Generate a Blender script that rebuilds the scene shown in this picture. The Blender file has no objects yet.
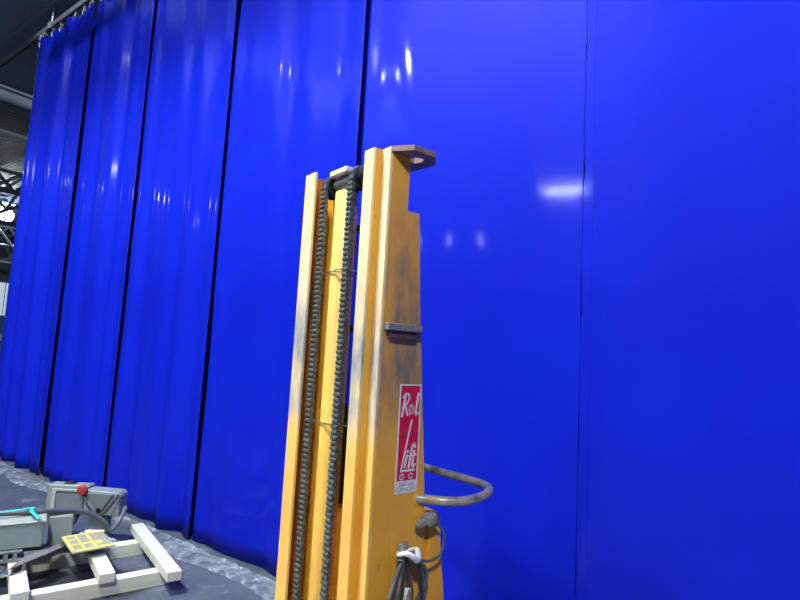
import bpy, bmesh, math, random
from mathutils import Vector, Matrix

sc = bpy.context.scene
COL = sc.collection
PI = math.pi
random.seed(7)

# ------------------------------------------------------------------ helpers
def tag(o, label=None, cat=None, group=None, kind=None):
    if label: o['label'] = label
    if cat: o['category'] = cat
    if group: o['group'] = group
    if kind: o['kind'] = kind
    return o

def empty(name, loc, rz=0.0):
    o = bpy.data.objects.new(name, None)
    o.empty_display_size = 0.1
    COL.objects.link(o)
    o.location = loc
    o.rotation_euler = (0, 0, rz)
    return o

class MB:
    """collects shapes, links them as ONE mesh object"""
    def __init__(self):
        self.bm = bmesh.new()
    def _mat(self, verts, M):
        bmesh.ops.transform(self.bm, matrix=M, verts=verts)
    def box(self, lo, hi, bev=0.0, M=None, seg=1):
        r = bmesh.ops.create_cube(self.bm, size=1.0)
        vs = r['verts']
        for v in vs:
            v.co = Vector([lo[i] + (v.co[i] + .5) * (hi[i] - lo[i]) for i in range(3)])
        if bev > 0:
            es = list({e for v in vs for e in v.link_edges})
            rr = bmesh.ops.bevel(self.bm, geom=es, offset=bev, segments=seg, affect='EDGES', profile=.5)
            vs = list({v for f in rr['faces'] for v in f.verts} | {v for v in vs if v.is_valid})
        if M is not None: self._mat(vs, M)
        return self
    def prism(self, pts, z0, z1, M=None, bev=0.0):
        """polygon pts (x,y), extruded z0..z1"""
        n = len(pts)
        a = [self.bm.verts.new((p[0], p[1], z0)) for p in pts]
        b = [self.bm.verts.new((p[0], p[1], z1)) for p in pts]
        fs = [self.bm.faces.new(a[::-1]), self.bm.faces.new(b)]
        for i in range(n):
            fs.append(self.bm.faces.new((a[i], a[(i + 1) % n], b[(i + 1) % n], b[i])))
        vs = a + b
        bmesh.ops.recalc_face_normals(self.bm, faces=fs)
        if bev > 0:
            es = list({e for f in fs for e in f.edges})
            rr = bmesh.ops.bevel(self.bm, geom=es, offset=bev, segments=1, affect='EDGES', profile=.5)
            vs = list({v for f in rr['faces'] for v in f.verts} | {v for v in vs if v.is_valid})
        if M is not None: self._mat(vs, M)
        return self
    def ring_prism(self, outer, inner, z0, z1, M=None):
        """outer and inner loops with the same number of points"""
        n = len(outer)
        L = [[self.bm.verts.new((p[0], p[1], z)) for p in lp] for z in (z0, z1) for lp in (outer, inner)]
        fs = []
        for i in range(n):
            j = (i + 1) % n
            fs += [self.bm.faces.new((L[0][j], L[0][i], L[1][i], L[1][j])),
                   self.bm.faces.new((L[2][i], L[2][j], L[3][j], L[3][i])),
                   self.bm.faces.new((L[0][i], L[0][j], L[2][j], L[2][i])),
                   self.bm.faces.new((L[1][j], L[1][i], L[3][i], L[3][j]))]
        bmesh.ops.recalc_face_normals(self.bm, faces=fs)
        if M is not None: self._mat([v for l in L for v in l], M)
        return self
    def cyl(self, p0, p1, r0, r1=None, n=20, bev=0.0):
        if r1 is None: r1 = r0
        p0 = Vector(p0); p1 = Vector(p1); d = p1 - p0
        q = d.to_track_quat('Z', 'Y').to_matrix().to_4x4()
        r = bmesh.ops.create_cone(self.bm, cap_ends=True, segments=n, radius1=r0, radius2=r1, depth=d.length)
        vs = r['verts']
        if bev > 0:
            es = [e for e in {e for v in vs for e in v.link_edges} if len([f for f in e.link_faces if len(f.verts) > 4]) == 1]
            rr = bmesh.ops.bevel(self.bm, geom=es, offset=bev, segments=2, affect='EDGES', profile=.5)
            vs = list({v for f in rr['faces'] for v in f.verts} | {v for v in vs if v.is_valid})
        self._mat(vs, Matrix.Translation((p0 + p1) / 2) @ q)
        return self
    def sphere(self, c, r, sc=(1, 1, 1), n=16):
        rr = bmesh.ops.create_uvsphere(self.bm, u_segments=n, v_segments=n // 2 + 2, radius=r)
        for v in rr['verts']:
            v.co = Vector((v.co.x * sc[0] + c[0], v.co.y * sc[1] + c[1], v.co.z * sc[2] + c[2]))
        return self
    def tube(self, pts, r, n=10, smooth=4, closed=False, flat=1.0):
        """swept tube along a Catmull-Rom curve; r a number or one radius per point"""
        P = [Vector(p) for p in pts]
        R = [r] * len(P) if not hasattr(r, '__len__') else list(r)
        if smooth > 1 and len(P) > 2:
            Q = []; RR = []
            m = len(P)
            for i in range(m if closed else m - 1):
                g = (lambda k: P[k % m]) if closed else (lambda k: P[max(0, min(m - 1, k))])
                a, b, c, d = g(i - 1), g(i), g(i + 1), g(i + 2)
                for k in range(smooth):
                    t = k / smooth
                    Q.append(.5 * ((2 * b) + (c - a) * t + (2 * a - 5 * b + 4 * c - d) * t * t + (3 * b - a - 3 * c + d) * t ** 3))
                    RR.append(R[i] + (R[(i + 1) % m] - R[i]) * t)
            if not closed: Q.append(P[-1]); RR.append(R[-1])
            P, R = Q, RR
        m = len(P)
        rings = []
        nrm = None
        for i in range(m):
            if closed: tdir = P[(i + 1) % m] - P[i - 1]
            else: tdir = P[min(i + 1, m - 1)] - P[max(i - 1, 0)]
            tdir.normalize()
            if nrm is None:
                up = Vector((0, 0, 1)) if abs(tdir.z) < .9 else Vector((1, 0, 0))
                nrm = (up - tdir * up.dot(tdir)).normalized()
            else:
                nrm = (nrm - tdir * nrm.dot(tdir)).normalized()
            bn = tdir.cross(nrm)
            rings.append([self.bm.verts.new(P[i] + (nrm * math.cos(2 * PI * k / n) * flat + bn * math.sin(2 * PI * k / n)) * R[i]) for k in range(n)])
        fs = []
        for i in range(m if closed else m - 1):
            A, B = rings[i], rings[(i + 1) % m]
            for k in range(n):
                fs.append(self.bm.faces.new((A[k], A[(k + 1) % n], B[(k + 1) % n], B[k])))
        if not closed:
            fs.append(self.bm.faces.new(rings[0][::-1])); fs.append(self.bm.faces.new(rings[-1]))
        bmesh.ops.recalc_face_normals(self.bm, faces=fs)
        return self
    def stroke(self, pts, w, th, M):
        """flat lettering stroke: polyline pts (x,y) of width w, thickness th, carried by M"""
        for (a, b) in zip(pts[:-1], pts[1:]):
            a = Vector(a); b = Vector(b); d = (b - a)
            if d.length < 1e-6: continue
            t = d.normalized(); nn = Vector((-t.y, t.x)) * w / 2
            a2 = a - t * w * .35; b2 = b + t * w * .35
            self.prism([a2 + nn, a2 - nn, b2 - nn, b2 + nn], 0, th, M)
        return self
    def build(self, name, mat, parent=None, smooth=False, loc=None, rz=None):
        me = bpy.data.meshes.new(name)
        self.bm.to_mesh(me); self.bm.free()
        o = bpy.data.objects.new(name, me)
        COL.objects.link(o)
        if mat: me.materials.append(mat)
        if smooth:
            ang = math.radians(40)
            for p in me.polygons: p.use_smooth = True
            try: me.set_sharp_from_angle(angle=ang)
            except Exception: pass
        if parent: o.parent = parent
        if loc is not None: o.location = loc
        if rz is not None: o.rotation_euler = (0, 0, rz)
        return o

# ------------------------------------------------------------------ materials
def nodes(name):
    m = bpy.data.materials.new(name); m.use_nodes = True
    nt = m.node_tree
    b = nt.nodes['Principled BSDF']
    return m, nt, b
def N(nt, t, **kw):
    n = nt.nodes.new(t)
    for k, v in kw.items(): setattr(n, k, v)
    return n
def noise(nt, scale, detail=4, rough=.55, vec=None, coords='Object', stretch=None):
    tc = N(nt, 'ShaderNodeTexCoord')
    src = tc.outputs[coords] if vec is None else vec
    if stretch:
        mp = N(nt, 'ShaderNodeMapping'); mp.inputs['Scale'].default_value = stretch
        nt.links.new(src, mp.inputs[0]); src = mp.outputs[0]
    n = N(nt, 'ShaderNodeTexNoise'); n.inputs['Scale'].default_value = scale
    n.inputs['Detail'].default_value = detail; n.inputs['Roughness'].default_value = rough
    nt.links.new(src, n.inputs['Vector'])
    return n.outputs['Fac']
def ramp(nt, fac, stops):
    r = N(nt, 'ShaderNodeValToRGB')
    el = r.color_ramp.elements
    while len(el) < len(stops): el.new(.5)
    for e, (p, c) in zip(el, stops):
        e.position = p
        e.color = (*c, 1) if hasattr(c, '__len__') else (c, c, c, 1)
    nt.links.new(fac, r.inputs[0])
    return r.outputs[0]
def mix(nt, fac, a, b):
    m = N(nt, 'ShaderNodeMix', data_type='RGBA')
    for s, v in ((m.inputs[0], fac), (m.inputs[6], a), (m.inputs[7], b)):
        if hasattr(v, 'links'): nt.links.new(v, s)
        elif hasattr(v, '__len__'): s.default_value = (*v, 1)
        else: s.default_value = v
    return m.outputs[2]
def math_n(nt, op, a, b=None, clamp=False):
    m = N(nt, 'ShaderNodeMath', operation=op, use_clamp=clamp)
    for s, v in zip(m.inputs, (a, b)):
        if v is None: continue
        if hasattr(v, 'links'): nt.links.new(v, s)
        else: s.default_value = v
    return m.outputs[0]
def bump(nt, b, h, strength=.2, dist=.01):
    bp = N(nt, 'ShaderNodeBump'); bp.inputs['Strength'].default_value = strength
    bp.inputs['Distance'].default_value = dist
    nt.links.new(h, bp.inputs['Height']); nt.links.new(bp.outputs[0], b.inputs['Normal'])

def simple(name, col, rough=.6, metal=0.0, var=.25, scale=8.0, dark=None, bmp=0.0):
    m, nt, b = nodes(name)
    f = noise(nt, scale, 5, .6)
    d = dark or tuple(c * (1 - var) for c in col)
    c = ramp(nt, f, [(.3, d), (.65, col)])
    nt.links.new(c, b.inputs['Base Color'])
    b.inputs['Roughness'].default_value = rough
    b.inputs['Metallic'].default_value = metal
    if bmp: bump(nt, b, noise(nt, scale * 6, 4), bmp, .004)
    return m

def paint(name, base, low, high, grime_col, amt=.75, sheen_col=None):
    """worn lift-truck paint: base colour, blotchy grime band between two heights, scratches"""
    m, nt, b = nodes(name)
    tc = N(nt, 'ShaderNodeTexCoord')
    sep = N(nt, 'ShaderNodeSeparateXYZ'); nt.links.new(tc.outputs['Object'], sep.inputs[0])
    z = sep.outputs['Z']
    up = N(nt, 'ShaderNodeMapRange', interpolation_type='SMOOTHSTEP'); up.inputs[1].default_value = low[0]; up.inputs[2].default_value = low[1]
    nt.links.new(z, up.inputs[0])
    dn = N(nt, 'ShaderNodeMapRange', interpolation_type='SMOOTHSTEP'); dn.inputs[1].default_value = high[0]; dn.inputs[2].default_value = high[1]
    dn.inputs[3].default_value = 1; dn.inputs[4].default_value = 0
    nt.links.new(z, dn.inputs[0])
    band = math_n(nt, 'MULTIPLY', up.outputs[0], dn.outputs[0])
    f = noise(nt, 9, 6, .62, vec=tc.outputs['Object'], stretch=(1.3, 1.3, .5))
    blot = ramp(nt, f, [(.36, .15), (.60, 1.0)])
    g = math_n(nt, 'MULTIPLY', band, blot)
    g = math_n(nt, 'MULTIPLY', g, amt, True)
    f3 = noise(nt, 3.2, 3, .5, vec=tc.outputs['Object'])
    b2 = tuple(c * k for c, k in zip(base, (.86, .78, .6)))
    c0 = mix(nt, ramp(nt, f3, [(.35, 0.0), (.65, 1.0)]), b2, base)
    if sheen_col:    # pale lamp sheen painted into the colour from hand height up
        db = ramp(nt, noise(nt, 5, 5, .6, vec=tc.outputs['Object'], stretch=(1.5, 1.5, .4)), [(.25, .55), (.6, 1.0)])
        c0 = mix(nt, math_n(nt, 'MULTIPLY', up.outputs[0], db, True), c0, sheen_col)
    c1 = mix(nt, g, c0, grime_col)
    f2 = noise(nt, 34, 5, .7, vec=tc.outputs['Object'], stretch=(1, 1, .55))
    sp = ramp(nt, f2, [(.655, 0.0), (.72, .75)])
    c2 = mix(nt, sp, c1, (.07, .035, .012))
    nt.links.new(c2, b.inputs['Base Color'])
    b.inputs['Roughness'].default_value = .40
    b.inputs['Specular IOR Level'].default_value = .6
    bump(nt, b, f2, .12, .003)
    return m

M = {}
M['flange'] = paint('yellow_paint_worn_flange', (.90, .53, .13), (1.00, 1.14), (1.32, 1.60), (.26, .27, .285), 1.0, (.80, .63, .36))
M['side'] = paint('yellow_paint_grimy_side', (.80, .385, .030), (.96, 1.22), (1.52, 1.86), (.20, .145, .088), 1.0)
M['yellow'] = paint('yellow_paint', (.80, .40, .03), (3, 4), (5, 6), (.3, .2, .1), .2)
M['piston'] = paint('yellow_paint_cylinder', (.90, .56, .12), (1.2, 1.3), (1.6, 1.8), (.5, .36, .16), .35)
M['inner'] = paint('brown_inner_shade_paint', (.50, .185, .018), (.3, .6), (1.5, 1.9), (.10, .045, .015), .9)  # darker copy of the yellow, puts shade into the left rail webs
M['rust'] = simple('rusty_brown_steel', (.13, .075, .055), .6, .1, .4, 30, (.05, .028, .026))
M['plate_edge'] = simple('worn_lifting_plate', (.26, .17, .13), .55, .1, .35, 28, (.15, .09, .07))
M['chain'] = simple('greasy_chain_steel', (.145, .17, .175), .34, .4, .5, 60, (.055, .063, .065))
M['dark'] = simple('dark_oily_steel', (.035, .04, .045), .4, .6, .4, 25)
M['black'] = simple('black_steel', (.012, .012, .015), .5, .2, .3, 20)
M['steel'] = simple('bare_steel', (.36, .38, .40), .35, .85, .35, 30)
M['silver'] = simple('polished_steel', (.62, .64, .66), .28, .9, .2, 25)
M['pad'] = simple('worn_clamp_steel', (.27, .245, .23), .5, .25, .4, 40)
M['grey'] = simple('grey_enamel', (.20, .235, .235), .55, 0, .14, 6)
M['grey_dark'] = simple('dark_grey_enamel', (.135, .155, .17), .6, 0, .2, 8)
M['grey_pale'] = simple('pale_grey_enamel', (.33, .36, .32), .55, 0, .15, 8)
M['rubber'] = simple('black_rubber_cable', (.028, .030, .034), .45, 0, .3, 30)
M['cable'] = simple('grey_rubber_cable', (.105, .115, .13), .5, 0, .3, 30)
M['plug'] = simple('grey_green_plug', (.27, .28, .25), .55, 0, .45, 60)
M['white'] = simple('white_plastic', (.80, .83, .82), .5, 0, .08, 20)
M['paper'] = simple('white_paper', (.75, .77, .78), .7, 0, .06, 20)
M['red'] = simple('red_plastic', (.38, .03, .04), .4, 0, .25, 20)
M['turq'] = simple('turquoise_strap', (.02, .44, .48), .5, 0, .2, 40)
M['label_red'] = simple('label_red', (.66, .014, .04), .4, 0, .25, 25)
M['label_white'] = simple('label_white', (.74, .72, .70), .45, 0, .18, 40)
M['label_ink'] = simple('label_ink', (.22, .23, .27), .6, 0, .2, 40)
M['placard'] = simple('placard_yellow', (.72, .64, .12), .5, 0, .25, 25)
M['placard_grey'] = simple('placard_grey', (.34, .33, .24), .55, 0, .3, 40)
M['sheet'] = simple('brown_grey_sheet_metal', (.24, .215, .215), .5, .3, .3, 18)
M['deck'] = simple('roof_deck_metal', (.045, .062, .105), .6, .1, .25, 1.5)
M['duct'] = simple('duct_metal', (.20, .26, .38), .55, .1, .2, 1.2)
M['truss'] = simple('truss_steel', (.24, .28, .35), .5, .1, .2, 3)
M['rail'] = simple('galvanised_rail', (.30, .33, .37), .4, .5, .3, 12)
M['farwall'] = simple('pale_far_wall', (.13, .15, .18), .7, 0, .2, .6)
M['crate_blue'] = simple('blue_crate', (.03, .17, .42), .6, 0, .2, 2)
M['handle'] = None

def wood():
    m, nt, b = nodes('pale_pallet_wood')
    f = noise(nt, 10, 5, .6, stretch=(.25, 2.2, 2.2))
    g = noise(nt, 2.2, 3, .5)
    c = ramp(nt, f, [(.3, (.47, .47, .37)), (.6, (.56, .57, .47))])
    c = mix(nt, ramp(nt, g, [(.55, 0.0), (.75, .45)]), c, (.40, .37, .25))
    nt.links.new(c, b.inputs['Base Color']); b.inputs['Roughness'].default_value = .75
    bump(nt, b, f, .15, .004)
    return m
M['wood'] = wood()

def handle_mat():
    m, nt, b = nodes('worn_handle_tube')
    f = noise(nt, 16, 5, .65)
    c = ramp(nt, f, [(.30, (.045, .028, .015)), (.42, (.20, .16, .11)), (.55, (.36, .34, .31)), (.74, (.48, .27, .05))])
    nt.links.new(c, b.inputs['Base Color'])
    b.inputs['Roughness'].default_value = .38; b.inputs['Metallic'].default_value = .25
    return m
M['handle'] = handle_mat()

def curtain_mat():
    m, nt, b = nodes('blue_vinyl_curtain')
    f = noise(nt, .9, 4, .5)
    c = ramp(nt, f, [(.3, (.0028, .0095, .36)), (.7, (.0034, .0140, .44))])
    # dust and scuffs low down on the sheet
    tc = N(nt, 'ShaderNodeTexCoord')
    sep = N(nt, 'ShaderNodeSeparateXYZ'); nt.links.new(tc.outputs['Object'], sep.inputs[0])
    mr = N(nt, 'ShaderNodeMapRange', interpolation_type='SMOOTHSTEP'); mr.inputs[1].default_value = 0.0; mr.inputs[2].default_value = 1.3
    mr.inputs[3].default_value = 1; mr.inputs[4].default_value = 0
    nt.links.new(sep.outputs['Z'], mr.inputs[0])
    sm = ramp(nt, noise(nt, 2.6, 5, .6), [(.60, 0.0), (.72, .55)])
    g = math_n(nt, 'MULTIPLY', mr.outputs[0], sm)
    c = mix(nt, g, c, (.005, .007, .12))
    nt.links.new(c, b.inputs['Base Color'])
    b.inputs['Roughness'].default_value = .5
    b.inputs['Specular IOR Level'].default_value = .05
    b.inputs['Coat Weight'].default_value = .17
    b.inputs['Coat Roughness'].default_value = .085
    w = noise(nt, 7, 3, .5, stretch=(2.2, 2.2, .25))
    bump(nt, b, w, .02, .01)
    return m
M['curtain'] = curtain_mat()
M['hem'] = simple('curtain_hem_tape', (.012, .03, .80), .35, 0, .2, 30)
M['hem_grey'] = simple('grey_hem_tape', (.13, .15, .22), .5, 0, .2, 20)

def mesh_guard_mat():
    m, nt, b = nodes('guard_wire')
    b.inputs['Base Color'].default_value = (.01, .012, .03, 1)
    b.inputs['Roughness'].default_value = .5
    return m
M['guard'] = mesh_guard_mat()

def floor_mat():
    m, nt, b = nodes('dark_concrete')
    a = noise(nt, .9, 6, .6); d = noise(nt, 7, 7, .68)
    c = ramp(nt, a, [(.3, (.050, .058, .078)), (.7, (.088, .100, .128))])
    c = mix(nt, ramp(nt, d, [(.56, 0.0), (.72, .6)]), c, (.21, .23, .27))
    e = noise(nt, 24, 5, .72)
    c = mix(nt, ramp(nt, e, [(.60, 0.0), (.70, .75)]), c, (.30, .33, .38))
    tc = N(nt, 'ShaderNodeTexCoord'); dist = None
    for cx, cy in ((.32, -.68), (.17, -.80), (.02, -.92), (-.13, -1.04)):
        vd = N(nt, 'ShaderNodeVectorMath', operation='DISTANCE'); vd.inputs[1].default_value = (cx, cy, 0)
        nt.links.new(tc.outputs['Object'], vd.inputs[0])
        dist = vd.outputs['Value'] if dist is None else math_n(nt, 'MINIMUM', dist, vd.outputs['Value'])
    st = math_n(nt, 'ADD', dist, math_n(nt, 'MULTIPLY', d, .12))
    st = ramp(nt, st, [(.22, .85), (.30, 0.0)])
    c = mix(nt, st, c, (.012, .014, .022))  # dark patch under the pallet, partly shade painted into the floor colour
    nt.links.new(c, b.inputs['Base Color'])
    nt.links.new(ramp(nt, d, [(.3, .42), (.7, .7)]), b.inputs['Roughness'])
    bump(nt, b, d, .15, .006)
    return m
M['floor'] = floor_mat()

def plastic_mat(name, a0, a1, c0, c1):
    m, nt, b = nodes(name)
    f = noise(nt, 14, 6, .7)
    c = ramp(nt, f, [(.3, c0), (.65, c1)])
    nt.links.new(c, b.inputs['Base Color'])
    b.inputs['Roughness'].default_value = .22
    nt.links.new(ramp(nt, f, [(.38, a0), (.68, a1)]), b.inputs['Alpha'])
    bump(nt, b, f, .5, .01)
    return m
M['plastic'] = plastic_mat('dusty_clear_plastic', .10, .55, (.22, .25, .30), (.50, .54, .60))
M['wrap'] = plastic_mat('clear_wrap', .25, .75, (.35, .38, .42), (.75, .78, .84))

def emit(name, col, s):
    m, nt, b = nodes(name)
    b.inputs['Base Color'].default_value = (.8, .8, .8, 1)
    b.inputs['Emission Color'].default_value = (*col, 1)
    b.inputs['Emission Strength'].default_value = s
    return m

# ------------------------------------------------------------------ hall frame: X along the curtain, Y behind it
HX = Vector((.80396, -.59468, 0)); HY = Vector((.59468, .80396, 0))
P0 = Vector((-1.3111, 3.7552, 0))
HR = math.atan2(HX.y, HX.x)
def hall(x, y, z): return P0 + HX * x + HY * y + Vector((0, 0, z))

# floor
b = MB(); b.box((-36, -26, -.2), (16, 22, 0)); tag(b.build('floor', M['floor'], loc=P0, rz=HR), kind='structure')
# ribbed roof deck, ribs running across the curtain line
b = MB()
x = -36.0; pts = []
while x < 16:
    pts += [(x, 0), (x + .08, 0), (x + .11, .05), (x + .17, .05)]
    x += .2
top = [b.bm.verts.new((px, -26, pz)) for px, pz in pts]; bot = [b.bm.verts.new((px, 22, pz)) for px, pz in pts]
for i in range(len(pts) - 1): b.bm.faces.new((top[i], top[i + 1], bot[i + 1], bot[i]))
o = b.build('ceiling', M['deck'], loc=P0 + Vector((0, 0, 7.0)), rz=HR); tag(o, kind='structure')
# walls of the hall
def wall(name, lo, hi, mat): 
    b = MB(); b.box(lo, hi); tag(b.build(name, mat, loc=P0, rz=HR), kind='structure')
wall('wall_left', (-36.2, -26, 0), (-36, 22, 7), M['farwall'])
wall('wall_back', (-36, 22, 0), (16, 22.2, 7), M['farwall'])
wall('wall_right', (16, -26, 0), (16.2, 22, 7), M['farwall'])
wall('wall_front', (-36, -26.2, 0), (16, -26, 7), M['farwall'])

# ------------------------------------------------------------------ curtain
EDGES = [-3.95, -2.43, -1.21, 0.0, 1.28, 2.566, 3.85, 5.13]
GAP = [0, .024, .024, .022, .014, .007, .006]   # open slit left of each sheet
AMP = [.060, .050, .040, .020, .010, .003, .003]
LAM = [.36, .40, .42, .45, .62, .7, .7]
CH = 4.70
def smooth(t):
    t = max(0., min(1., t)); return t * t * (3 - 2 * t)
LABELS = [
    'leftmost blue vinyl curtain panel with deep folds and a grey outer hem',
    'second blue vinyl curtain panel from the left, three lamp glints on its folds',
    'third blue vinyl curtain panel from the left, soft folds behind the pallet',
    'fourth blue vinyl curtain panel from the left, just left of the yellow lift mast',
    'smooth blue vinyl curtain panel directly behind the yellow lift mast and handle',
    'smooth blue vinyl curtain panel at the right with a stitched hem tape down its edge',
    'flat blue vinyl curtain panel beyond the right edge, past the stitched panel',
]
def fold(k, s, z):
    """depth offset of the sheet (behind the curtain line is +)"""
    a = AMP[k]; l = LAM[k]; s0, s1 = EDGES[k] + GAP[k], EDGES[k + 1]
    ph = k * 1.7
    drift = .10 * math.sin(z * .9 + k) * l + .05 * (z - 2) * (0.3 if k > 2 else 1) * l
    u = s + drift
    v = .55 * math.sin(2 * PI * u / l + ph) + .30 * math.sin(2 * PI * u / (l * .61) + 2.1 * ph + .4 * z) + .35 * math.sin(2 * PI * u / (l * 1.9) + ph * .6)
    y = a * v * (.75 + .25 * math.sin(z * .7 + k))
    # free edges hang almost flat, the right one curling a little forward
    if k < 6:
        y = y * (1 - .8 * smooth((s - (s1 - .16)) / .14)) - (.022 if k < 4 else .006) * smooth((s - (s1 - .2)) / .19)
    if k > 0:
        y = y * (.25 + .75 * smooth((s - s0) / .12)) + (.006 if k < 5 else .003)
    return y
def curtain(k):
    s0, s1 = EDGES[k] + GAP[k], EDGES[k + 1]
    w = s1 - s0
    bm = bmesh.new()
    m = int((w - .024) / .012); nz = 40
    xs = [(w - .024) * i / m for i in range(m + 1)] + [w - .024 + .0024 * i for i in range(1, 11)]
    nx = len(xs) - 1
    gr = []
    for j in range(nz + 1):
        z = CH * j / nz
        row = []
        for i in range(nx + 1):
            s = s0 + xs[i]
            dxe = (.006 * math.sin(z * 1.9 + k * 2) + .004 * math.sin(z * 4.3 + k)) * max(0, 1 - xs[i] / .15) if 0 < k < 6 else 0
            row.append(bm.verts.new((xs[i] + dxe - w / 2, fold(k, s, z), z + .004)))
        gr.append(row)
    for j in range(nz):
        for i in range(nx):
            bm.faces.new((gr[j][i], gr[j][i + 1], gr[j + 1][i + 1], gr[j + 1][i]))
    me = bpy.data.meshes.new('vinyl_curtain'); bm.to_mesh(me); bm.free()
    for p in me.polygons: p.use_smooth = True
    o = bpy.data.objects.new('vinyl_curtain', me); COL.objects.link(o)
    me.materials.append(M['curtain'])
    md = o.modifiers.new('thick', 'SOLIDIFY'); md.thickness = .002; md.offset = 1
    o.location = hall((s0 + s1) / 2, 0, 0); o.rotation_euler = (0, 0, HR)
    tag(o, LABELS[k], 'curtain', 'blue vinyl curtain panels hanging from the track')
    # top hem tape + hooks running in the track
    b = MB(); n = 60
    for i in range(n):
        sa = s0 + w * i / n; sb = s0 + w * (i + 1) / n
        ya = fold(k, sa, CH) - .006; yb = fold(k, sb, CH) - .006
        vs = [b.bm.verts.new(p) for p in ((sa - s0 - w / 2, ya, CH - .06), (sb - s0 - w / 2, yb, CH - .06), (sb - s0 - w / 2, yb, CH + .012), (sa - s0 - w / 2, ya, CH + .012))]
        b.bm.faces.new(vs)
    b.build('top_hem', M['curtain'], o)
    nh = max(5, int(round(w / .2)))
    for i in range(nh):
        s = s0 + w * (i + .5) / nh
        y = fold(k, s, CH)
        xl = s - s0 - w / 2
        b = MB()
        b.box((xl - .012, -.010 + min(0, y - .0), CH + .055), (xl + .012, .010 + max(0, y), CH + .075), .003)
        b.tube([(xl, y - .012, CH - .025), (xl, y - .016, CH + .02), (xl, y, CH + .06)], .005, 8, 4)
        b.tube([(xl, y + .008, CH - .025), (xl, y + .012, CH + .02), (xl, y, CH + .06)], .005, 8, 4)
        b.cyl((xl, 0, CH + .06), (xl, 0, CH + .115), .007, n=8)
        b.cyl((xl - .018, 0, CH + .112), (xl + .018, 0, CH + .112), .013, n=12)
        b.build('roller_hook', M['rail'], o, smooth=True)
    if k > 0:
        # wide turned-back flap that closes the slit from behind
        fa, fb, fy = (-.46, .07, .13) if k < 5 else (-.16, .05, .04)
        b = MB(); nn = 12
        for i in range(nn):
            ta, tb_ = i / nn, (i + 1) / nn
            q = []
            for t, z in ((ta, .004), (tb_, .004), (tb_, CH + .02), (ta, CH + .02)):
                dx = fa + (fb - fa) * t
                q.append(b.bm.verts.new((dx - w / 2, fy + .008 * math.sin(t * 9 + k), z)))
            b.bm.faces.new(q)
        b.build('overlap_flap', M['curtain'], o)
    if k == 0:
        b = MB()
        for j in range(nz):
            z0, z1 = CH * j / nz, CH * (j + 1) / nz
            q = [(-.006, z0), (.024, z0), (.024, z1), (-.006, z1)]
            b.bm.faces.new([b.bm.verts.new((dx - w / 2, fold(k, s0 + dx, z) - .005, z + .004)) for dx, z in q])
        b.build('side_hem', M['hem_grey'], o)
    if k == 5:
        b = MB()
        for j in range(nz):
            z0, z1 = CH * j / nz, CH * (j + 1) / nz
            yy = [fold(k, s0, z0) - .0025, fold(k, s0 + .034, z0) - .0025, fold(k, s0 + .034, z1) - .0025, fold(k, s0, z1) - .0025]
            q = [(-.006 + .006 * math.sin(z0 * 17) * math.sin(z0 * 5.3), z0), (.034, z0), (.034, z1), (-.006 + .006 * math.sin(z1 * 17) * math.sin(z1 * 5.3), z1)]
            b.bm.faces.new([b.bm.verts.new((q[i][0] - w / 2, yy[i], q[i][1] + .004)) for i in range(4)])
        ho = b.build('hem_tape', M['curtain'], o)
        mdh = ho.modifiers.new('thick', 'SOLIDIFY'); mdh.thickness = .001; mdh.offset = 0
    return o
for k in range(7): curtain(k)

# track the hooks run in, going on past the curtain's left end
b = MB()
for ya in (-.024, .020):
    b.box((-11, ya, CH + .09), (5.6, ya + .004, CH + .15))
b.box((-11, -.024, CH + .146), (5.6, .024, CH + .15))
b.box((-11, -.024, CH + .09), (5.6, -.012, CH + .094)); b.box((-11, .012, CH + .09), (5.6, .024, CH + .094))
tr = b.build('curtain_track', M['rail'], loc=P0, rz=HR)
tag(tr, 'galvanised rail along the top of the blue curtain, running on past its left end', 'curtain track')
for xx in (-9.6, -7.6, -5.6, -3.55, -1.6, .4, 2.4, 4.4):
    b = MB()
    b.box((xx - .03, -.034, CH + .085), (xx + .03, -.025, CH + .17), .002)
    b.box((xx - .03, .025, CH + .085), (xx + .03, .034, CH + .17), .002)
    b.box((xx - .03, -.034, CH + .152), (xx + .03, .034, CH + .17), .002)
    b.cyl((xx, 0, CH + .16), (xx, 0, 5.118 if -6.5 < xx < -3 else 7.02), .008, n=8)
    b.build('hanger_bracket', M['rail'], tr)

# clear skirt lying along the curtain foot
random.seed(3)
bm = bmesh.new(); n = 200; gr = []
for i in range(n + 1):
    s = -4.2 + 5.6 * i / n
    wdt = .085 + .03 * math.sin(s * 2.1) + .03 * math.sin(s * 5.3 + 1) + (.20 if s < -2.6 else 0) * smooth((-2.6 - s) / .5)
    row = []
    for j in range(9):
        t = j / 8
        yy = -.10 - wdt * t * 1.15
        z = .010 + .016 * abs(math.sin(s * 9 + t * 4)) * math.sin(PI * min(1, t * 1.1)) + .008 * random.random()
        if j == 0: z += .02
        if j == 8: z = .004
        row.append(bm.verts.new((s, yy + random.uniform(-.008, .008), z)))
    gr.append(row)
for i in range(n):
    for j in range(8): bm.faces.new((gr[i][j], gr[i][j + 1], gr[i + 1][j + 1], gr[i + 1][j]))
me = bpy.data.meshes.new('plastic_sheet'); bm.to_mesh(me); bm.free()
o = bpy.data.objects.new('plastic_sheet', me); COL.objects.link(o); me.materials.append(M['plastic'])
o.location = P0; o.rotation_euler = (0, 0, HR)
tag(o, 'dusty clear plastic strip lying on the floor along the foot of the blue curtain', 'plastic sheet')

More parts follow.
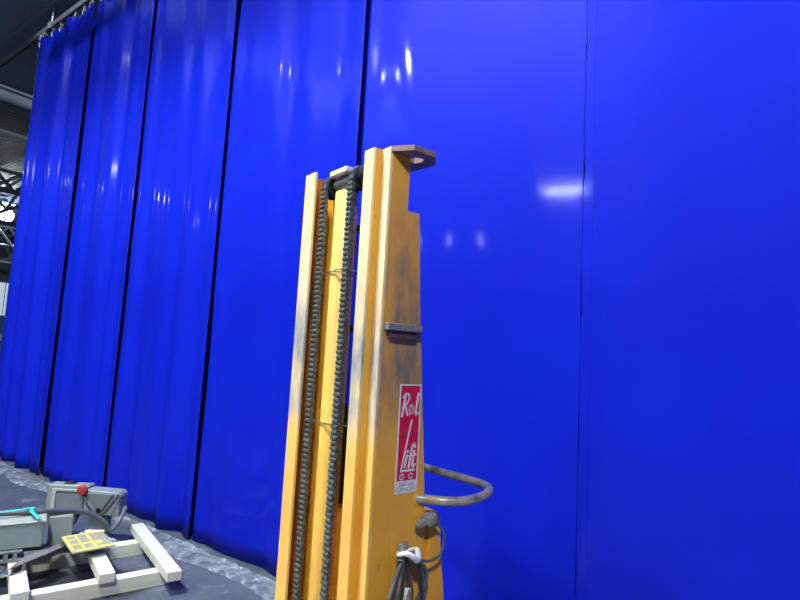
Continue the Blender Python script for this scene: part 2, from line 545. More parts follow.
# ------------------------------------------------------------------ roof structure seen past the curtain's left end, and an unseen shading beam
def beam_between(name, p0, p1, w, h, mat):
    b = MB(); d = Vector(p1) - Vector(p0); L = d.length
    q = d.to_track_quat('X', 'Z').to_matrix().to_4x4()
    Mx = Matrix.Translation(Vector(p0)) @ q
    t = .12 * h
    b.box((0, -w / 2, h / 2 - t), (L, w / 2, h / 2), 0, Mx); b.box((0, -w / 2, -h / 2), (L, w / 2, -h / 2 + t), 0, Mx)
    b.box((0, -.012, -h / 2 + t), (L, .012, h / 2 - t), 0, Mx)
    return tag(b.build(name, mat, loc=P0, rz=HR), kind='structure')
beam_between('roof_or_shade_beam', (-2.9, -1.5, 5.22), (6.0, -1.5, 5.22), .30, .44, M['truss'])  # added beam out of view, placed to shade the upper curtain
for xx in (-2.6, 1.5, 5.6):
    b = MB(); b.cyl((xx, -1.5, 5.43), (xx, -1.5, 7.03), .02, n=8); tag(b.build('shade_beam_rod', M['truss'], loc=P0, rz=HR), kind='structure')
beam_between('roof_or_shade_beam', (-9.0, -8, 5.85), (-9.0, 14, 5.85), .26, .34, M['truss'])
def truss(xx, z0, z1, y0, y1, step=1.6, along='Y'):
    b = MB()
    def p(t, z): return (xx, t, z) if along == 'Y' else (t, xx, z)
    b.cyl(p(y0, z0), p(y1, z0), .07, n=6); b.cyl(p(y0, z1), p(y1, z1), .07, n=6)
    t = y0; up = True
    while t < y1 - .01:
        a, c = (z0, z1) if up else (z1, z0)
        b.cyl(p(t, a), p(min(t + step, y1), c), .05, n=6)
        t += step; up = not up
    return tag(b.build('roof_truss', M['truss'], loc=P0, rz=HR), kind='structure')
truss(-13.2, 5.0, 6.5, -10, 20)
truss(-17.5, 4.9, 6.6, -10, 20)
truss(-23.0, 4.9, 6.7, -10, 20)
truss(-29.0, 4.9, 6.7, -10, 20)
truss(4.4, 5.6, 6.7, -35, -5, 2.0, 'X')
truss(8.5, 5.4, 6.7, -35, -5, 2.0, 'X')
# big smooth duct crossing above the curtain's top corner
b = MB(); b.box((-6.55, -9, 5.15), (-3.0, 14, 5.95), .03)
o = b.build('air_duct', M['duct'], loc=P0, rz=HR)
tag(o, 'wide smooth grey air duct under the roof above the curtain corner', 'air duct')
for yy in (-7.5, -5, -2.5, 0.0, 2.5, 5, 7.5, 10, 12.5):
    b = MB(); b.box((-6.58, yy - .03, 5.12), (-2.97, yy + .03, 5.98), .01); b.build('duct_flange', M['duct'], o)
for yy in (-8, -3.5, 1.5, 6, 11):
    for xx in (-6.3, -3.25):
        b = MB(); b.cyl((xx, yy, 5.9), (xx, yy, 7.03), .012, n=8); b.build('hanger_rod', M['rail'], o)

# far end of the hall: pale translucent wall strip and a blue crate
b = MB()
for i in range(40):
    b.box((-35.99, -4 + i * .5, 2.2), (-35.9, -4 + i * .5 + .42, 4.4))
tag(b.build('window_1', emit('far_window_light', (.75, .88, 1.0), .55), loc=P0, rz=HR), kind='structure')
o = empty('storage_container', hall(-33.5, 8.6, 0), HR)
tag(o, 'blue storage container far off past the left edge of the curtain', 'container')
b = MB(); b.box((-1.2, -2.6, 0), (1.2, 2.6, 2.3), .03)
for i in range(12): b.box((1.2, -2.5 + i * .43, .15), (1.24, -2.5 + i * .43 + .2, 2.1))
b.build('body', M['crate_blue'], o)
b = MB(); b.box((1.205, -2.6, .9), (1.255, 2.6, 1.25)); b.build('stripe_board', M['white'], o)

# ------------------------------------------------------------------ lamps
LCOL = (.90, .96, 1.0)
ROUND = [
    ((-2.7, .9, 6.4), .36, 560, 'large round high bay lamp nearest the lift, above and left of the camera'),
    ((-5.6, 1.09, 6.2), .14, 800, 'small round lamp farther left, reflected high on the curtain behind the mast'),
    ((-6.3, 1.75, 6.2), .06, 420, 'smaller round lamp beside the one reflected behind the mast'),
    ((-13.4, 7.9, 5.4), .12, 260, 'high bay lamp over the far bay left of the curtain, reflected in its folds'),
    ((-16.72, 22.0, 6.2), .45, 110, 'glowing high bay lamp far off, seen past the left edge of the curtain'),
    ((-17.7, -5.1, 6.2), .13, 160, 'high bay lamp far behind the camera on the left'),
    ((-.3, -3.7, 6.4), .34, 470, 'large high bay lamp above and behind the camera'),
]
def round_lamp(p, r, k, label):
    x, y, z = p
    o = empty('high_bay_lamp', p)
    tag(o, label, 'lamp', 'high bay lamps under the roof')
    b = MB(); n = 20
    prof = [(r * .55, r * .62), (r * .6, r * .62), (r * .5, r * .95), (r * .42, r * 1.0), (r * .40, r * 1.5), (.01, r * 1.52)]
    rings = [[b.bm.verts.new((rr * math.cos(2 * PI * i / n), rr * math.sin(2 * PI * i / n), zz)) for i in range(n)] for rr, zz in prof]
    for A, B in zip(rings[:-1], rings[1:]):
        for i in range(n): b.bm.faces.new((A[i], A[(i + 1) % n], B[(i + 1) % n], B[i]))
    b.bm.faces.new(rings[-1]); b.bm.faces.new(rings[0][::-1])
    b.build('ballast_housing', M['rail'], o)
    b = MB(); b.cyl((0, 0, r * 1.5), (0, 0, 7.03 - z), .008, n=8); b.build('stem', M['rail'], o)
    b = MB(); b.sphere((0, 0, 0), r, (1, 1, .75), 20)
    b.build('diffuser', emit('lamp_glow', LCOL, k), o, True)
    return o
for a_ in ROUND: round_lamp(*a_)
EMT = emit('tube_glow', LCOL, 260)
# one tube fitting whose reflection streaks across the curtain
o = empty('tube_light', (-10.25, -4.9, 6.2), math.atan2(-.72, .88))
tag(o, 'long fluorescent tube fitting under the roof, far left behind the camera', 'lamp')
b = MB(); b.box((-.90, -.11, .03), (.90, .11, .10), .01); b.build('housing', M['white'], o)
for yy in (-.06, .06):
    b = MB(); b.cyl((-.85, yy, 0), (.85, yy, 0), .045, n=12); b.build('tube', EMT, o)
for xx in (-.5, .5):
    b = MB(); b.cyl((xx, 0, .1), (xx, 0, .83), .006, n=8); b.build('hanger_rod', M['rail'], o)

# ------------------------------------------------------------------ pallet lift (local X = towards the handle side, Y = across the mast)
SA = (-.0542, 1.62, 0); SR = math.atan2(.63629, .77145)
ST = empty('pallet_stacker', SA, SR)
tag(ST, 'worn yellow pallet lift with twin chain mast, red name plate and tube handle', 'pallet lift')
W = .52; TOP = 1.945; F = .006
def channel(y0, y1, x0, x1, z0, z1, name, mat, web):
    """C rail: web on the y side given, two flanges"""
    b = MB()
    if web < 0: b.box((x0, y0, z0), (x1, y0 + .008, z1), .0012)
    else: b.box((x0, y1 - .008, z0), (x1, y1, z1), .0012)
    ya, yb = (y0 + .008, y1) if web < 0 else (y0, y1 - .008)
    b.box((x0, ya, z0), (x0 + .010, yb, z1), .0012)
    b.box((x1 - .010, ya, z0), (x1, yb, z1), .0012)
    return b.build(name, mat, ST)
def rail(name, y0, y1, x0, x1, z0, z1, web):
    # flange face, web and rear flange: the web is a sub-part with its own grime, the left ones with painted-in shade
    b = MB()
    b.box((x0, y0, z0), (x0 + .011, y1, z1), .0015)
    o = b.build(name, M['flange'], ST)
    b = MB()
    if web < 0: b.box((x0 + .011, y0, z0), (x1, y0 + .008, z1), .0008)
    else: b.box((x0 + .011, y1 - .008, z0), (x1, y1, z1), .0008)
    b.build('web', (M['side'] if x0 == 0 else M['yellow']) if web < 0 else M['inner'], o)
    b = MB()
    ya, yb = (y0 + .008, y1) if web < 0 else (y0, y1 - .008)
    b.box((x1 - .010, ya, z0), (x1, yb, z1), .0008)
    b.build('rear_flange', M['yellow'], o)
    return o
rail('outer_mast_rail', 0.0, .0395, 0.0, .083, .08, TOP, -1)
rail('inner_mast_rail', .040, .091, -.034, .055, .10, TOP - .002, -1)
rail('inner_mast_rail', .393, .462, -.034, .062, .10, TOP, 1)
rail('outer_mast_rail', .463, .52, 0.0, .083, .08, TOP - .018, 1)
# tapered side plates behind the rails
def gusset(y0, y1, name):
    b = MB()
    My = Matrix(((1, 0, 0, 0), (0, 0, -1, 0), (0, 1, 0, 0), (0, 0, 0, 1)))   # (x, z) polygon, thickness along y
    My = Matrix.Translation((0, y1, 0)) @ My
    b.prism([(.0835, .10), (.0835, 1.757), (.134, 1.757), (.159, 1.448), (.185, 1.195), (.215, .882), (.222, .80), (.24, .10)], 0, y1 - y0, My, .001)
    # stiffening return along the outer edge
    return b.build(name, M['side'], ST)
gusset(.0015, .012, 'side_plate'); gusset(.508, .5185, 'side_plate')
# pump housing low down, between the side plates and behind
b = MB()
My = Matrix.Translation((0, .535, 0)) @ Matrix(((1, 0, 0, 0), (0, 0, -1, 0), (0, 1, 0, 0), (0, 0, 0, 1)))
b.prism([(.243, .06), (.243, .815), (.272, .812), (.292, .785), (.300, .70), (.325, .53), (.345, .06)], 0, .534, My, .004)
b.build('pump_housing', M['side'], ST)
b = MB(); b.box((.10, .013, .10), (.242, .507, .78), .002); b.build('battery_box', M['yellow'], ST)
# cylinder, rings and crosshead
PX, PY = .035, .283
b = MB(); b.cyl((PX, PY, .1), (PX, PY, 1.86), .040, n=32, bev=.004); pis = b.build('lift_cylinder', M['piston'], ST, True)
for zz in (1.573, 1.065):
    b = MB()
    pts = [(PX + .046 * math.cos(a), PY + .046 * math.sin(a), zz + .002 * math.sin(3 * a)) for a in [2 * PI * i / 16 for i in range(16)]]
    b.tube(pts, .0022, 6, 2, True)
    b.tube([(PX - .043, PY + .02, zz), (PX - .036, PY + .06, zz - .003), (PX - .02, PY + .10, zz + .004)], .002, 6, 4)
    b.tube([(PX - .043, PY - .02, zz), (PX - .05, PY - .06, zz + .002), (PX + .02, PY - .11, zz - .004)], .002, 6, 4)
    b.build('wire_tie', M['steel'], pis, True)
b = MB(); b.cyl((PX, PY, .9), (PX, PY, 1.875), .018, n=20); b.build('ram_rod', M['silver'], pis, True)
C1, C2 = .372, .203; CW = .032
ZC = 1.893; SRD = .030
b = MB()
b.cyl((PX, C2 - .045, ZC), (PX, C1 + .03, ZC), .012, n=16)
b.box((PX - .018, PY - .030, ZC - .020), (PX + .03, PY + .030, ZC + .026), .004)
b.cyl((PX - .005, PY - .05, ZC), (PX - .005, PY + .05, ZC), .022, n=16)
cr = b.build('crosshead', M['chain'], ST, True)
b = MB(); b.box((PX - .040, C2 + .035, ZC + .0265), (PX + .020, C1 - .03, ZC + .046), .002); b.build('cap_strip', M['label_white'], cr)
for yc in (C1, C2):
    b = MB(); b.cyl((PX, yc - .017, ZC), (PX, yc + .017, ZC), SRD, n=24, bev=.003)
    for s in (-1, 1): b.cyl((PX, yc + s * .018, ZC), (PX, yc + s * .024, ZC), SRD + .008, n=24)
    b.build('chain_wheel', M['dark'], cr, True)
b = MB(); b.cyl((PX, C2 - .095, ZC + .004), (PX, C2 - .03, ZC + .004), .038, n=24, bev=.006)
b.box((PX - .02, C2 - .085, ZC - .09), (PX + .02, C2 - .036, ZC), .004)
b.build('guide_roller', M['dark'], cr, True)
# chains: pinned links, up the front of the wheel, over and down behind
def chain(yc):
    b = MB(); pitch = .0172; R = SRD + .007
    path = []
    z = .32
    while z < ZC: path.append((PX - R, z, 0)); z += pitch
    na = int(PI * R / pitch)
    for i in range(1, na): 
        a = PI - PI * i / na
        path.append((PX + R * math.cos(a), ZC + R * math.sin(a), PI / 2 - a + PI / 2))
    z = ZC
    while z > .9: path.append((PX + R, z, 0)); z -= pitch
    for i, (px, pz, a) in enumerate(path):
        Mx = Matrix.Translation((px, yc, pz))
        hw = CW / 2 if i % 2 else CW / 2 - .003
        b.cyl((px, yc - hw, pz), (px, yc + hw, pz), .0082, n=10)
        if i + 1 < len(path):
            qx, qz = path[i + 1][0], path[i + 1][1]
            d = Vector((qx - px, 0, qz - pz)); L = d.length
            ang = math.atan2(d.x, d.z)
            Mr = Matrix.Translation(((px + qx) / 2, yc, (pz + qz) / 2)) @ Matrix.Rotation(ang, 4, 'Y')
            off = CW / 2 - .003 if i % 2 else CW / 2 - .008
            for s in (-1, 1): b.box((-.0045, s * off - .0016, -L / 2), (.0045, s * off + .0016, L / 2), 0, Mr)
            b.box((-.004, -.006, -L / 2), (.004, .006, L / 2), 0, Mr)
    return b.build('lift_chain', M['chain'], ST, True)
chain(C1); chain(C2)
# brown hose strip beside the right chain, dark edge bar
b = MB(); b.box((.050, .178, .12), (.062, .198, 1.80), .002); b.build('hose_cover', M['inner'], ST)
# wire guard behind the mast
GX = .100
b = MB()
b.box((GX - .004, .030, 1.735), (GX + .004, .507, 1.757), .001)
b.box((GX - .004, .030, 1.375), (GX + .004, .507, 1.395), .001)
b.box((GX - .004, .030, .90), (GX + .004, .045, 1.735), .001); b.box((GX - .004, .492, .90), (GX + .004, .507, 1.735), .001)
b.box((GX - .004, .030, .88), (GX + .004, .507, .90), .001)
gd = b.build('wire_guard', M['black'], ST)
b = MB(); st = .0125; h = .0014
ya, yb, za, zb = .045, .492, .90, 1.735
def clipd(c, sgn):
    # diagonal y = c + sgn*(z-za), clipped to the frame
    pts = []
    for z in (za, zb):
        y = c + sgn * (z - za)
        pts.append((y, z))
    (y0, z0), (y1, z1) = pts
    def at(y): return za + (y - c) / sgn
    lo, hi = z0, z1
    zs = sorted((at(ya), at(yb)))
    lo, hi = max(lo, zs[0]), min(hi, zs[1])
    if hi - lo < .004: return None
    return (c + sgn * (lo - za), lo), (c + sgn * (hi - za), hi)
c = ya - (zb - za)
while c < yb + (zb - za):
    for sgn in (1, -1):
        r = clipd(c, sgn)
        if r:
            (y0, z0), (y1, z1) = r
            d = h * .7071
            vs = [b.bm.verts.new((GX + sgn * .0006, y0 - d, z0 + d * sgn)), b.bm.verts.new((GX + sgn * .0006, y0 + d, z0 - d * sgn)),
                  b.bm.verts.new((GX + sgn * .0006, y1 + d, z1 - d * sgn)), b.bm.verts.new((GX + sgn * .0006, y1 - d, z1 + d * sgn))]
            b.bm.faces.new(vs)
    c += st * 1.414
g = b.build('wire_mesh', M['guard'], gd)
md = g.modifiers.new('thick', 'SOLIDIFY'); md.thickness = .0012
b = MB(); b.box((GX - .03, .20, .86), (GX - .022, .39, 1.12), .001)
b.box((GX - .012, .046, .79), (GX - .007, .49, 1.08), .001)
b.build('back_panel', M['black'], ST)
# lifting plate with a hole at the mast head
PT, PB = TOP + .001, TOP - .016
outer = [(.002, -.001), (.045, -.061), (.133, -.063), (.182, -.010), (.170, .095), (.090, .10), (.030, .08), (.002, .03)]
hc = (.108, .004)
inner = [(hc[0] + .024 * math.cos(a), hc[1] + .030 * math.sin(a)) for a in (math.atan2(p[1] - hc[1], p[0] - hc[0]) for p in outer)]
b = MB(); b.ring_prism(outer, inner, PB, PT)
lp = b.build('lifting_plate', M['plate_edge'], ST)
# clamp blocks across the mast side, with the bracket under them
for (xa, xb) in ((.013, .0795), (.084, .150)):
    b = MB(); b.box((xa, -.024, 1.374), (xb, -.0005, 1.396), .002); b.build('clamp_block', M['pad'], ST)
b = MB()
b.prism([(.03, -.014), (.135, -.014), (.14, -.0005), (.025, -.0005)], 1.352, 1.3735)
b.build('clamp_bracket', M['rust'], ST)
# name plate on the side: red with white script lettering, slash, cart wheels and a white capacity strip
NPX, NPW, NPT, NPB = .090, .089, 1.212, .882
NM = Matrix.Translation((NPX, .0, 0)) @ Matrix(((1, 0, 0, 0), (0, 0, -1, 0), (0, 1, 0, 0), (0, 0, 0, 1)))
NM = Matrix.Translation((0, .0012, 0)) @ NM
def npt(u, v): return (u * NPW, NPT + (NPB - NPT) * v)
b = MB(); b.prism([npt(0, 1), npt(1, 1), npt(1, 0), npt(0, 0)], .0002, .0014, NM); npo = b.build('name_plate', M['label_white'], ST)
b = MB(); b.prism([npt(.06, .885), npt(.94, .885), npt(.94, .012), npt(.06, .012)], .0015, .0019, NM); b.build('red_field', M['label_red'], npo)
def arc(cu, cv, ru, rv, a0, a1, n=12): return [npt(cu + ru * math.cos(a0 + (a1 - a0) * i / n), cv + rv * math.sin(a0 + (a1 - a0) * i / n)) for i in range(n + 1)]
b = MB(); LM = Matrix.Translation((0, -.0020, 0)) @ NM; th = .0005; w = .0075
# Rol
b.stroke([npt(.27, .095), npt(.14, .295)], w, th, LM)
b.stroke([npt(.17, .115), npt(.29, .085), npt(.43, .095), npt(.43, .135), npt(.34, .18), npt(.22, .195)], w * .8, th, LM)
b.stroke([npt(.27, .195), npt(.34, .25), npt(.40, .285)], w, th, LM)
b.stroke(arc(.555, .235, .080, .040, 0, 2 * PI, 16), w * .8, th, LM)
b.stroke([npt(.86, .085), npt(.755, .265), npt(.79, .285), npt(.86, .268)], w, th, LM)
# slash that is the L, with its foot
b.stroke([npt(.60, .335), npt(.22, .795)], .0058, th, LM)
b.stroke([npt(.22, .795), npt(.82, .795)], .0065, th, LM)
# i f t
b.stroke([npt(.46, .655), npt(.38, .765)], w, th, LM); b.stroke([npt(.50, .615), npt(.485, .625)], w, th, LM)
b.stroke([npt(.83, .585), npt(.77, .555), npt(.69, .575), npt(.56, .77)], w, th, LM)
b.stroke([npt(.80, .62), npt(.71, .755), npt(.78, .765), npt(.84, .745)], w, th, LM)
b.stroke([npt(.55, .665), npt(.87, .655)], w * .8, th, LM)
for cu in (.27, .68): b.stroke(arc(cu, .848, .085, .0235, 0, 2 * PI, 16), .0042, th, LM)
b.build('lettering', M['label_white'], npo)
def text_mesh(body, size, name, mat, parent, Mx):
    cu = bpy.data.curves.new(name, 'FONT'); cu.body = body; cu.size = size; cu.align_x = 'CENTER'; cu.extrude = .0002
    t = bpy.data.objects.new(name, cu); COL.objects.link(t)
    bpy.context.view_layer.update()
    dg = bpy.context.evaluated_depsgraph_get()
    me = bpy.data.meshes.new_from_object(t.evaluated_get(dg))
    bpy.data.objects.remove(t)
    me.transform(Mx); me.materials.clear(); me.materials.append(mat)
    o = bpy.data.objects.new(name, me); COL.objects.link(o); o.parent = parent
    return o
for body, v in (('2000 LBS', .935), ('CAPACITY', .982)):
    x0, z0 = npt(.5, v)
    text_mesh(body, .0165, 'capacity_text', M['label_ink'], npo, Matrix.Translation((0, -.0016, 0)) @ NM @ Matrix.Translation((x0, z0, .0002)))
# tube handle round the back
HZ = .858
hp = [(.182, .012, HZ), (.205, -.006, HZ), (.245, -.060, HZ), (.30, -.088, HZ), (.37, -.090, HZ + .003), (.44, -.066, HZ + .004), (.50, -.018, HZ + .002), (.535, .045, HZ), (.54, .12, HZ), (.538, .26, HZ)]
hp += [(x_, W - y_, z_) for x_, y_, z_ in hp[-2::-1]]
b = MB(); b.tube(hp, .0148, 16, 6); b.build('handle', M['handle'], ST, True)
for yy in (-.0005, W - .0135):
    b = MB(); b.cyl((.188, yy, HZ), (.188, yy + .014, HZ), .020, n=20, bev=.003); b.build('handle_boss', M['side'], ST, True)
# base: straddle legs, forks, wheels (below the photo's frame)
for yy in (-.02, .45):
    b = MB(); b.box((-1.0, yy, .05), (.10, yy + .09, .10), .006); lg = b.build('base_leg', M['yellow'], ST)
    b = MB(); b.cyl((-.93, yy + .02, .04), (-.93, yy + .07, .04), .04, n=24, bev=.004); b.build('load_wheel', M['dark'], lg, True)
for yy in (.11, .33):
    b = MB(); b.box((-.95, yy, .115), (-.04, yy + .09, .145), .006); b.box((-.055, yy, .115), (-.036, yy + .09, .42), .004); b.build('fork', M['yellow'], ST)
for yy in (.03, .43):
    b = MB(); b.cyl((.29, yy, .06), (.29, yy + .05, .06), .06, n=28, bev=.006); wh = b.build('caster_wheel', M['dark'], ST, True)

# ------------------------------------------------------------------ charger cord hanging on the lift's side (same local frame, own thing)
CD = empty('charger_cord', SA, SR)
tag(CD, 'looped black charger cord tied with white plastic, hanging on the lift below its name plate', 'cord')
random.seed(11)
hook = MB(); hook.box((.130, -.016, .712), (.170, -.0005, .730), .005); hook.cyl((.146, -.010, .72), (.128, -.026, .684), .011, .013, 12)
hook.build('cord_hook', M['plug'], CD, True)
def cord(pts, r, name, mat):
    b = MB(); b.tube(pts, r, 10, 8); return b.build(name, mat, CD, True)
cord([(.150, -.020, .700), (.112, -.030, .650), (.078, -.034, .57), (.060, -.032, .49), (.070, -.030, .36), (.13, -.028, .30), (.195, -.028, .36), (.222, -.028, .48), (.222, -.030, .60), (.195, -.032, .672), (.165, -.022, .702)], .0062, 'cord_loop', M['cable'])
cord([(.145, -.026, .704), (.128, -.038, .650), (.118, -.042, .57), (.105, -.040, .46), (.110, -.038, .36), (.17, -.036, .36), (.205, -.036, .46), (.208, -.038, .58), (.188, -.038, .675), (.160, -.030, .704)], .0062, 'cord_loop', M['rubber'])
cord([(.155, -.018, .698), (.135, -.034, .665), (.112, -.040, .60), (.125, -.040, .50), (.165, -.036, .50), (.205, -.034, .56), (.232, -.032, .63), (.185, -.040, .68), (.155, -.024, .70)], .0055, 'cord_loop', M['cable'])
cord([(.150, -.030, .69), (.145, -.046, .63), (.140, -.050, .56), (.150, -.046, .42)], .0058, 'cord_loop', M['rubber'])
cord([(.160, -.026, .69), (.225, -.026, .645), (.228, -.030, .605), (.190, -.030, .55), (.150, -.030, .47)], .0058, 'cord_loop', M['rubber'])
cord([(.150, -.014, .68), (.178, -.016, .63), (.190, -.016, .56), (.172, -.016, .48), (.150, -.020, .42)], .0045, 'cord_loop', M['inner'])
b = MB(); Mc = Matrix.Translation((.128, -.062, .60)) @ Matrix.Rotation(.15, 4, 'Y')
b.box((-.009, -.007, -.022), (.009, .007, .022), .003, Mc); b.box((-.007, -.005, -.040), (.007, .005, -.020), .002, Mc)
b.build('cord_connector', M['plug'], CD, True)
b = MB()
b.tube([(.112, -.032, .708), (.128, -.050, .714), (.150, -.056, .702), (.170, -.050, .688), (.182, -.042, .698), (.190, -.028, .712)], [.006, .009, .010, .0105, .010, .006], 10, 6, False, .9)
b.tube([(.112, -.032, .708), (.135, -.008, .704), (.165, -.008, .704), (.190, -.028, .712)], .005, 8, 4)
b.build('plastic_tie', M['white'], CD, True)
cord([(.150, -.030, .698), (.205, -.030, .678), (.256, -.028, .680), (.280, -.026, .705), (.283, -.026, .745), (.262, -.022, .772), (.232, -.018, .785)], .0042, 'cord_tail', M['cable'])
b = MB()
Mp = Matrix.Translation((.212, -.0205, .796)) @ Matrix.Rotation(-.22, 4, 'Y')
b.box((-.012, -.018, -.016), (.030, .018, .016), .007, Mp, 2)
b.box((-.036, -.012, -.010), (-.010, .012, .010), .004, Mp, 2)
b.box((-.046, -.006, -.007), (-.034, .008, .007), .003, Mp)
b.box((-.006, -.0195, -.004), (.024, -.0165, .008), .001, Mp)
b.build('plug_body', M['plug'], CD, True)
for ch in list(CD.children):
    if ch.name.startswith(('cord_hook', 'cord_loop', 'cord_connector', 'plastic_tie')):
        ch.location = (-.022, 0, .010)

# ------------------------------------------------------------------ pallet (local X = along the long beams, Y = along the cross timbers)
PO = (-1.086, 2.931, 0); PR = math.atan2(.6038, .79715)
PL = empty('timber_pallet', PO, PR)
tag(PL, 'open pale timber pallet on the dark floor carrying grey machine parts', 'pallet')
def timber(name, lo, hi):
    b = MB(); b.box(lo, hi, .003); return b.build(name, M['wood'], PL)
timber('long_beam', (-1.30, .165, 0), (.015, .235, .075))
timber('long_beam', (-1.30, .665, 0), (.015, .745, .075))
for xx, y0, y1 in ((0.0, 0.0, .885), (-.29, .135, .76), (-.655, .095, .80), (-1.05, .10, .80)):
    timber('cross_timber', (xx - .037, y0, .0755), (xx + .037, y1, .125))
def pal(x, y, z):
    c, s = math.cos(PR), math.sin(PR)
    return Vector((PO[0] + x * c - y * s, PO[1] + x * s + y * c, z))

# slotted base carrying the junction box
o = empty('slotted_base', pal(-.825, .61, .1255), PR - .10)
tag(o, 'slotted dark grey machine base strip under the grey junction box on the pallet', 'machine base')
b = MB(); b.box((-.40, -.09, 0), (.20, .16, .018), .003); b.box((-.40, -.09, .045), (.20, .16, .058), .003)
for i in range(15): b.box((-.40 + i * .04, -.09, .018), (-.40 + i * .04 + .02, -.078, .045))
b.box((-.40, -.05, .018), (.20, .15, .045))
b.build('slotted_rail', M['grey_dark'], o)
b = MB(); b.box((.305, .06, 0), (.42, .10, .17), .004); b.box((.19, .06, 0), (.31, .10, .02), .002); b.build('end_bracket', M['grey'], o)
# grey junction box
o = empty('junction_box', pal(-.825, .61, .1845), PR - .10)
tag(o, 'plain grey steel junction box at the left frame edge, on the slotted base', 'box')
b = MB(); b.box((-.38, -.075, 0), (.285, .12, .125), .006); b.build('enclosure', M['grey'], o)
b = MB(); b.box((-.385, -.080, .1255), (.290, .125, .137), .004); b.build('lid', M['grey_pale'], o)
# control head behind: framed housing, terminal box, red stop button
o = empty('control_head', (-1.93, 3.56, .1055), .04)
tag(o, 'grey machine control head with red stop button, standing behind the pallet', 'machine part')
b = MB()
b.box((-.245, .0, .085), (.01, .09, .258), .006)
hs = b.build('housing', M['grey'], o)
b = MB()
b.box((-.205, -.016, .222), (.0, -.0005, .236), .002); b.box((-.205, -.016, .085), (-.180, -.0005, .222), .002)
b.build('frame_rim', M['grey_pale'], hs)
b = MB(); b.box((-.179, -.010, .087), (.0, -.0005, .2215), .001); b.build('recessed_panel', M['grey_dark'], hs)
b = MB(); b.box((-.16, .02, .2585), (-.09, .075, .264), .002); b.box((-.145, .03, .264), (-.105, .065, .272), .002); b.build('cover_cap', M['black'], hs)
b = MB(); b.prism([(.0, .095), (.218, .085), (.221, .215), (.205, .232), (.0, .242)], 0, .11, Matrix.Translation((.011, .075, 0)) @ Matrix(((1, 0, 0, 0), (0, 0, -1, 0), (0, 1, 0, 0), (0, 0, 0, 1))), .006)
tb = b.build('terminal_box', M['grey'], o)
b = MB(); b.prism([(.02, .230), (.18, .222), (.112, .115), (.085, .11)], 0, .014, Matrix.Translation((.011, -.0355, 0)) @ Matrix(((1, 0, 0, 0), (0, 0, -1, 0), (0, 1, 0, 0), (0, 0, 0, 1))), .003)
b.build('cable_guard', M['grey_dark'], tb)
b = MB(); b.cyl((.110, -.05, .128), (.110, -.055, .128), .014, n=16); b.build('round_knockout', M['black'], tb, True)
b = MB()
b.cyl((.0, -.017, .245), (.0, -.045, .243), .016, n=16); b.cyl((.0, -.040, .243), (.0, -.062, .242), .034, .030, 24, .006)
b.build('stop_button', M['red'], o, True)
b = MB(); b.tube([(.0, -.03, .225), (.035, -.054, .17), (.085, -.058, .115), (.125, -.060, .098), (.16, -.058, .12), (.20, -.054, .18), (.225, -.045, .225)], .006, 8, 6)
b.build('button_cable', M['rubber'], o, True)
b = MB(); b.prism([(-.24, .0), (-.08, .0), (-.05, .085), (-.25, .085)], 0, .05, Matrix.Translation((0, .08, 0)) @ Matrix(((1, 0, 0, 0), (0, 0, -1, 0), (0, 1, 0, 0), (0, 0, 0, 1))), .003)
b.box((.03, .0, -.1053), (.15, .06, .086), .004); b.box((-.22, .03, -.1053), (-.10, .08, .0), .004)
b.build('pedestal', M['grey_dark'], o)

# thick grey cable over the parts
def at(p): return Vector(p)
b = MB()
cpts = [(-2.45, 2.80, .3355), (-2.226, 2.946, .336), (-2.071, 3.04, .3365), (-1.945, 3.075, .336), (-1.872, 3.20, .315), (-1.779, 3.35, .262), (-1.709, 3.40, .195), (-1.683, 3.42, .145), (-1.649, 3.46, .20), (-1.662, 3.545, .25)]
b.tube(cpts, .013, 12, 6)
o = b.build('power_cable', M['cable'], None, True)
tag(o, 'thick grey power cable lying across the junction box and hooking up to the control head', 'cable')
b = MB()
b.tube([(-2.36, 2.84, .350), (-2.20, 2.91, .354), (-2.05, 2.985, .358), (-1.935, 3.06, .366)], .010, 8, 6, False, .35)
b.tube([(-1.935, 3.06, .364), (-1.925, 3.03, .362), (-1.895, 3.00, .356), (-1.845, 2.98, .335)], .010, 8, 6, False, .35)
o = b.build('turquoise_strap', M['turq'], None, True)
tag(o, 'turquoise plastic strap lying over the thick grey cable at the left', 'strap')

# yellow placard plate lying tilted on the middle timber
o = empty('placard_plate', pal(-.335, .51, .172), PR + .18)
o.rotation_euler = (.05, .0, PR + .12)
tag(o, 'flat placard plate with a yellow grid, lying over the middle pallet timber', 'plate')
b = MB(); b.box((-.105, -.13, 0), (.105, .13, .008), .002); b.build('plate', M['placard_grey'], o)
b = MB()
for (xa, xb, ya, yb) in ((-.100, -.086, -.125, .125), (-.045, -.032, -.125, .125), (.010, .024, -.125, .125), (-.1, .10, -.125, -.098), (-.1, .10, .107, .125), (-.10, .024, -.035, -.018), (-.10, -.04, .045, .06), (.03, .06, -.06, -.02)):
    b.box((xa, ya, .0082), (xb, yb, .0092))
b.build('yellow_grid', M['placard'], o)
b = MB(); b.box((-.06, -.04, -.041), (.05, .06, -.0005), .004); b.build('stand_block', M['black'], o)
b = MB(); b.box((0, 0, 0), (.10, .035, .0012)); pp = b.build('paper_slip', M['paper'], None, loc=pal(-.335, .66, .182), rz=PR + .1)
pp.rotation_euler = (.12, .03, PR - .4)
tag(pp, 'small white paper slip behind the yellow grid placard plate', 'paper')
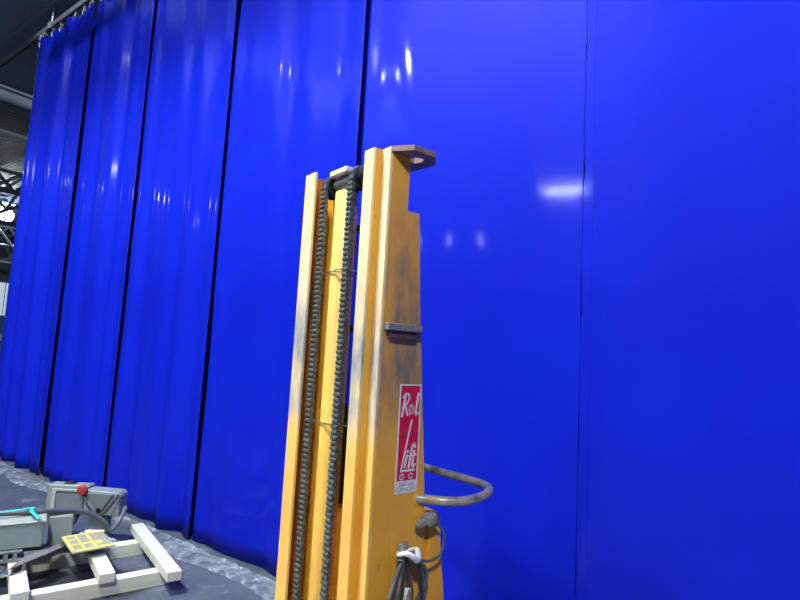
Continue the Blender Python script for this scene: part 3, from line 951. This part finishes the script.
# thin brown-grey metal sheet leaning over the left timbers
b = MB(); b.prism([(-.70, .305), (-.60, .385), (-.455, .515), (-.465, .58), (-.53, .545), (-.625, .46)], .160, .165, None, .001)
b.prism([(-.688, .322), (-.684, .318), (-.624, .452), (-.628, .454)], .1258, .160)
b.prism([(-.64, .365), (-.625, .365), (-.625, .38), (-.64, .38)], .1258, .160)
sh = b.build('metal_sheet', M['sheet'], None, loc=PO, rz=PR)
tag(sh, 'thin brown-grey metal sheet lying across the left pallet timbers', 'metal sheet')
b = MB(); b.box((-.05, -.03, 0), (.06, .035, .04), .006); b.cyl((0, 0, .04), (0, 0, .052), .018, n=14)
o = b.build('machine_bracket', M['steel'], None, True, loc=pal(-.445, .70, .0755), rz=PR + .3)
tag(o, 'small bare steel bracket on the rear pallet beam behind the placard plate', 'bracket')
# round steel flange at the left edge
o = empty('steel_flange', pal(-.735, .345, .1265), PR)
tag(o, 'round bare steel flange at the left edge beside the metal sheet', 'flange')
b = MB(); b.cyl((0, 0, 0), (0, 0, .018), .042, n=32, bev=.004); b.build('disc', M['silver'], o, True)
b = MB(); b.cyl((0, 0, .0185), (0, 0, .038), .025, n=24, bev=.003); b.build('hub', M['steel'], o, True)
# crumpled clear wrap on the floor behind the pallet corner
random.seed(5)
bm = bmesh.new(); n = 26; gr = []
for i in range(n + 1):
    row = []
    for j in range(n + 1):
        u, v = i / n - .5, j / n - .5
        r = math.hypot(u, v)
        z = .006 + max(0, .5 - r) * (.19 + .07 * math.sin(u * 19 + v * 7) * math.sin(v * 23)) + random.uniform(0, .028) * (r < .48)
        row.append(bm.verts.new((u * .42 + random.uniform(-.008, .008), v * .18, z)))
    gr.append(row)
for i in range(n):
    for j in range(n): bm.faces.new((gr[i][j], gr[i + 1][j], gr[i + 1][j + 1], gr[i][j + 1]))
me = bpy.data.meshes.new('plastic_wrap'); bm.to_mesh(me); bm.free()
o = bpy.data.objects.new('plastic_wrap', me); COL.objects.link(o); me.materials.append(M['wrap'])
o.location = pal(-.29, .875, 0); o.rotation_euler = (0, 0, PR)
tag(o, 'crumpled heap of clear plastic wrap on the floor behind the pallet', 'plastic wrap')

# ------------------------------------------------------------------ world, camera, colour management
wd = bpy.data.worlds.new('hall_air'); sc.world = wd; wd.use_nodes = True
wd.node_tree.nodes['Background'].inputs[0].default_value = (.55, .68, 1.0, 1)
wd.node_tree.nodes['Background'].inputs[1].default_value = .0

pitch, roll = math.radians(5.85), math.radians(3.15)
cam = bpy.data.cameras.new('camera'); cam.sensor_width = 36; cam.lens = 36 * 540 / 800
co = bpy.data.objects.new('camera', cam); COL.objects.link(co)
co.matrix_world = Matrix.Translation((0, 0, 1.3)) @ Matrix.Rotation(PI / 2 + pitch, 4, 'X') @ Matrix.Rotation(roll, 4, 'Z')
cam.clip_start = .05; cam.clip_end = 200
sc.camera = co
sc.view_settings.view_transform = 'Standard'; sc.view_settings.look = 'None'
sc.view_settings.exposure = 0.0; sc.view_settings.gamma = 1.0
sc.view_settings.use_curve_mapping = False
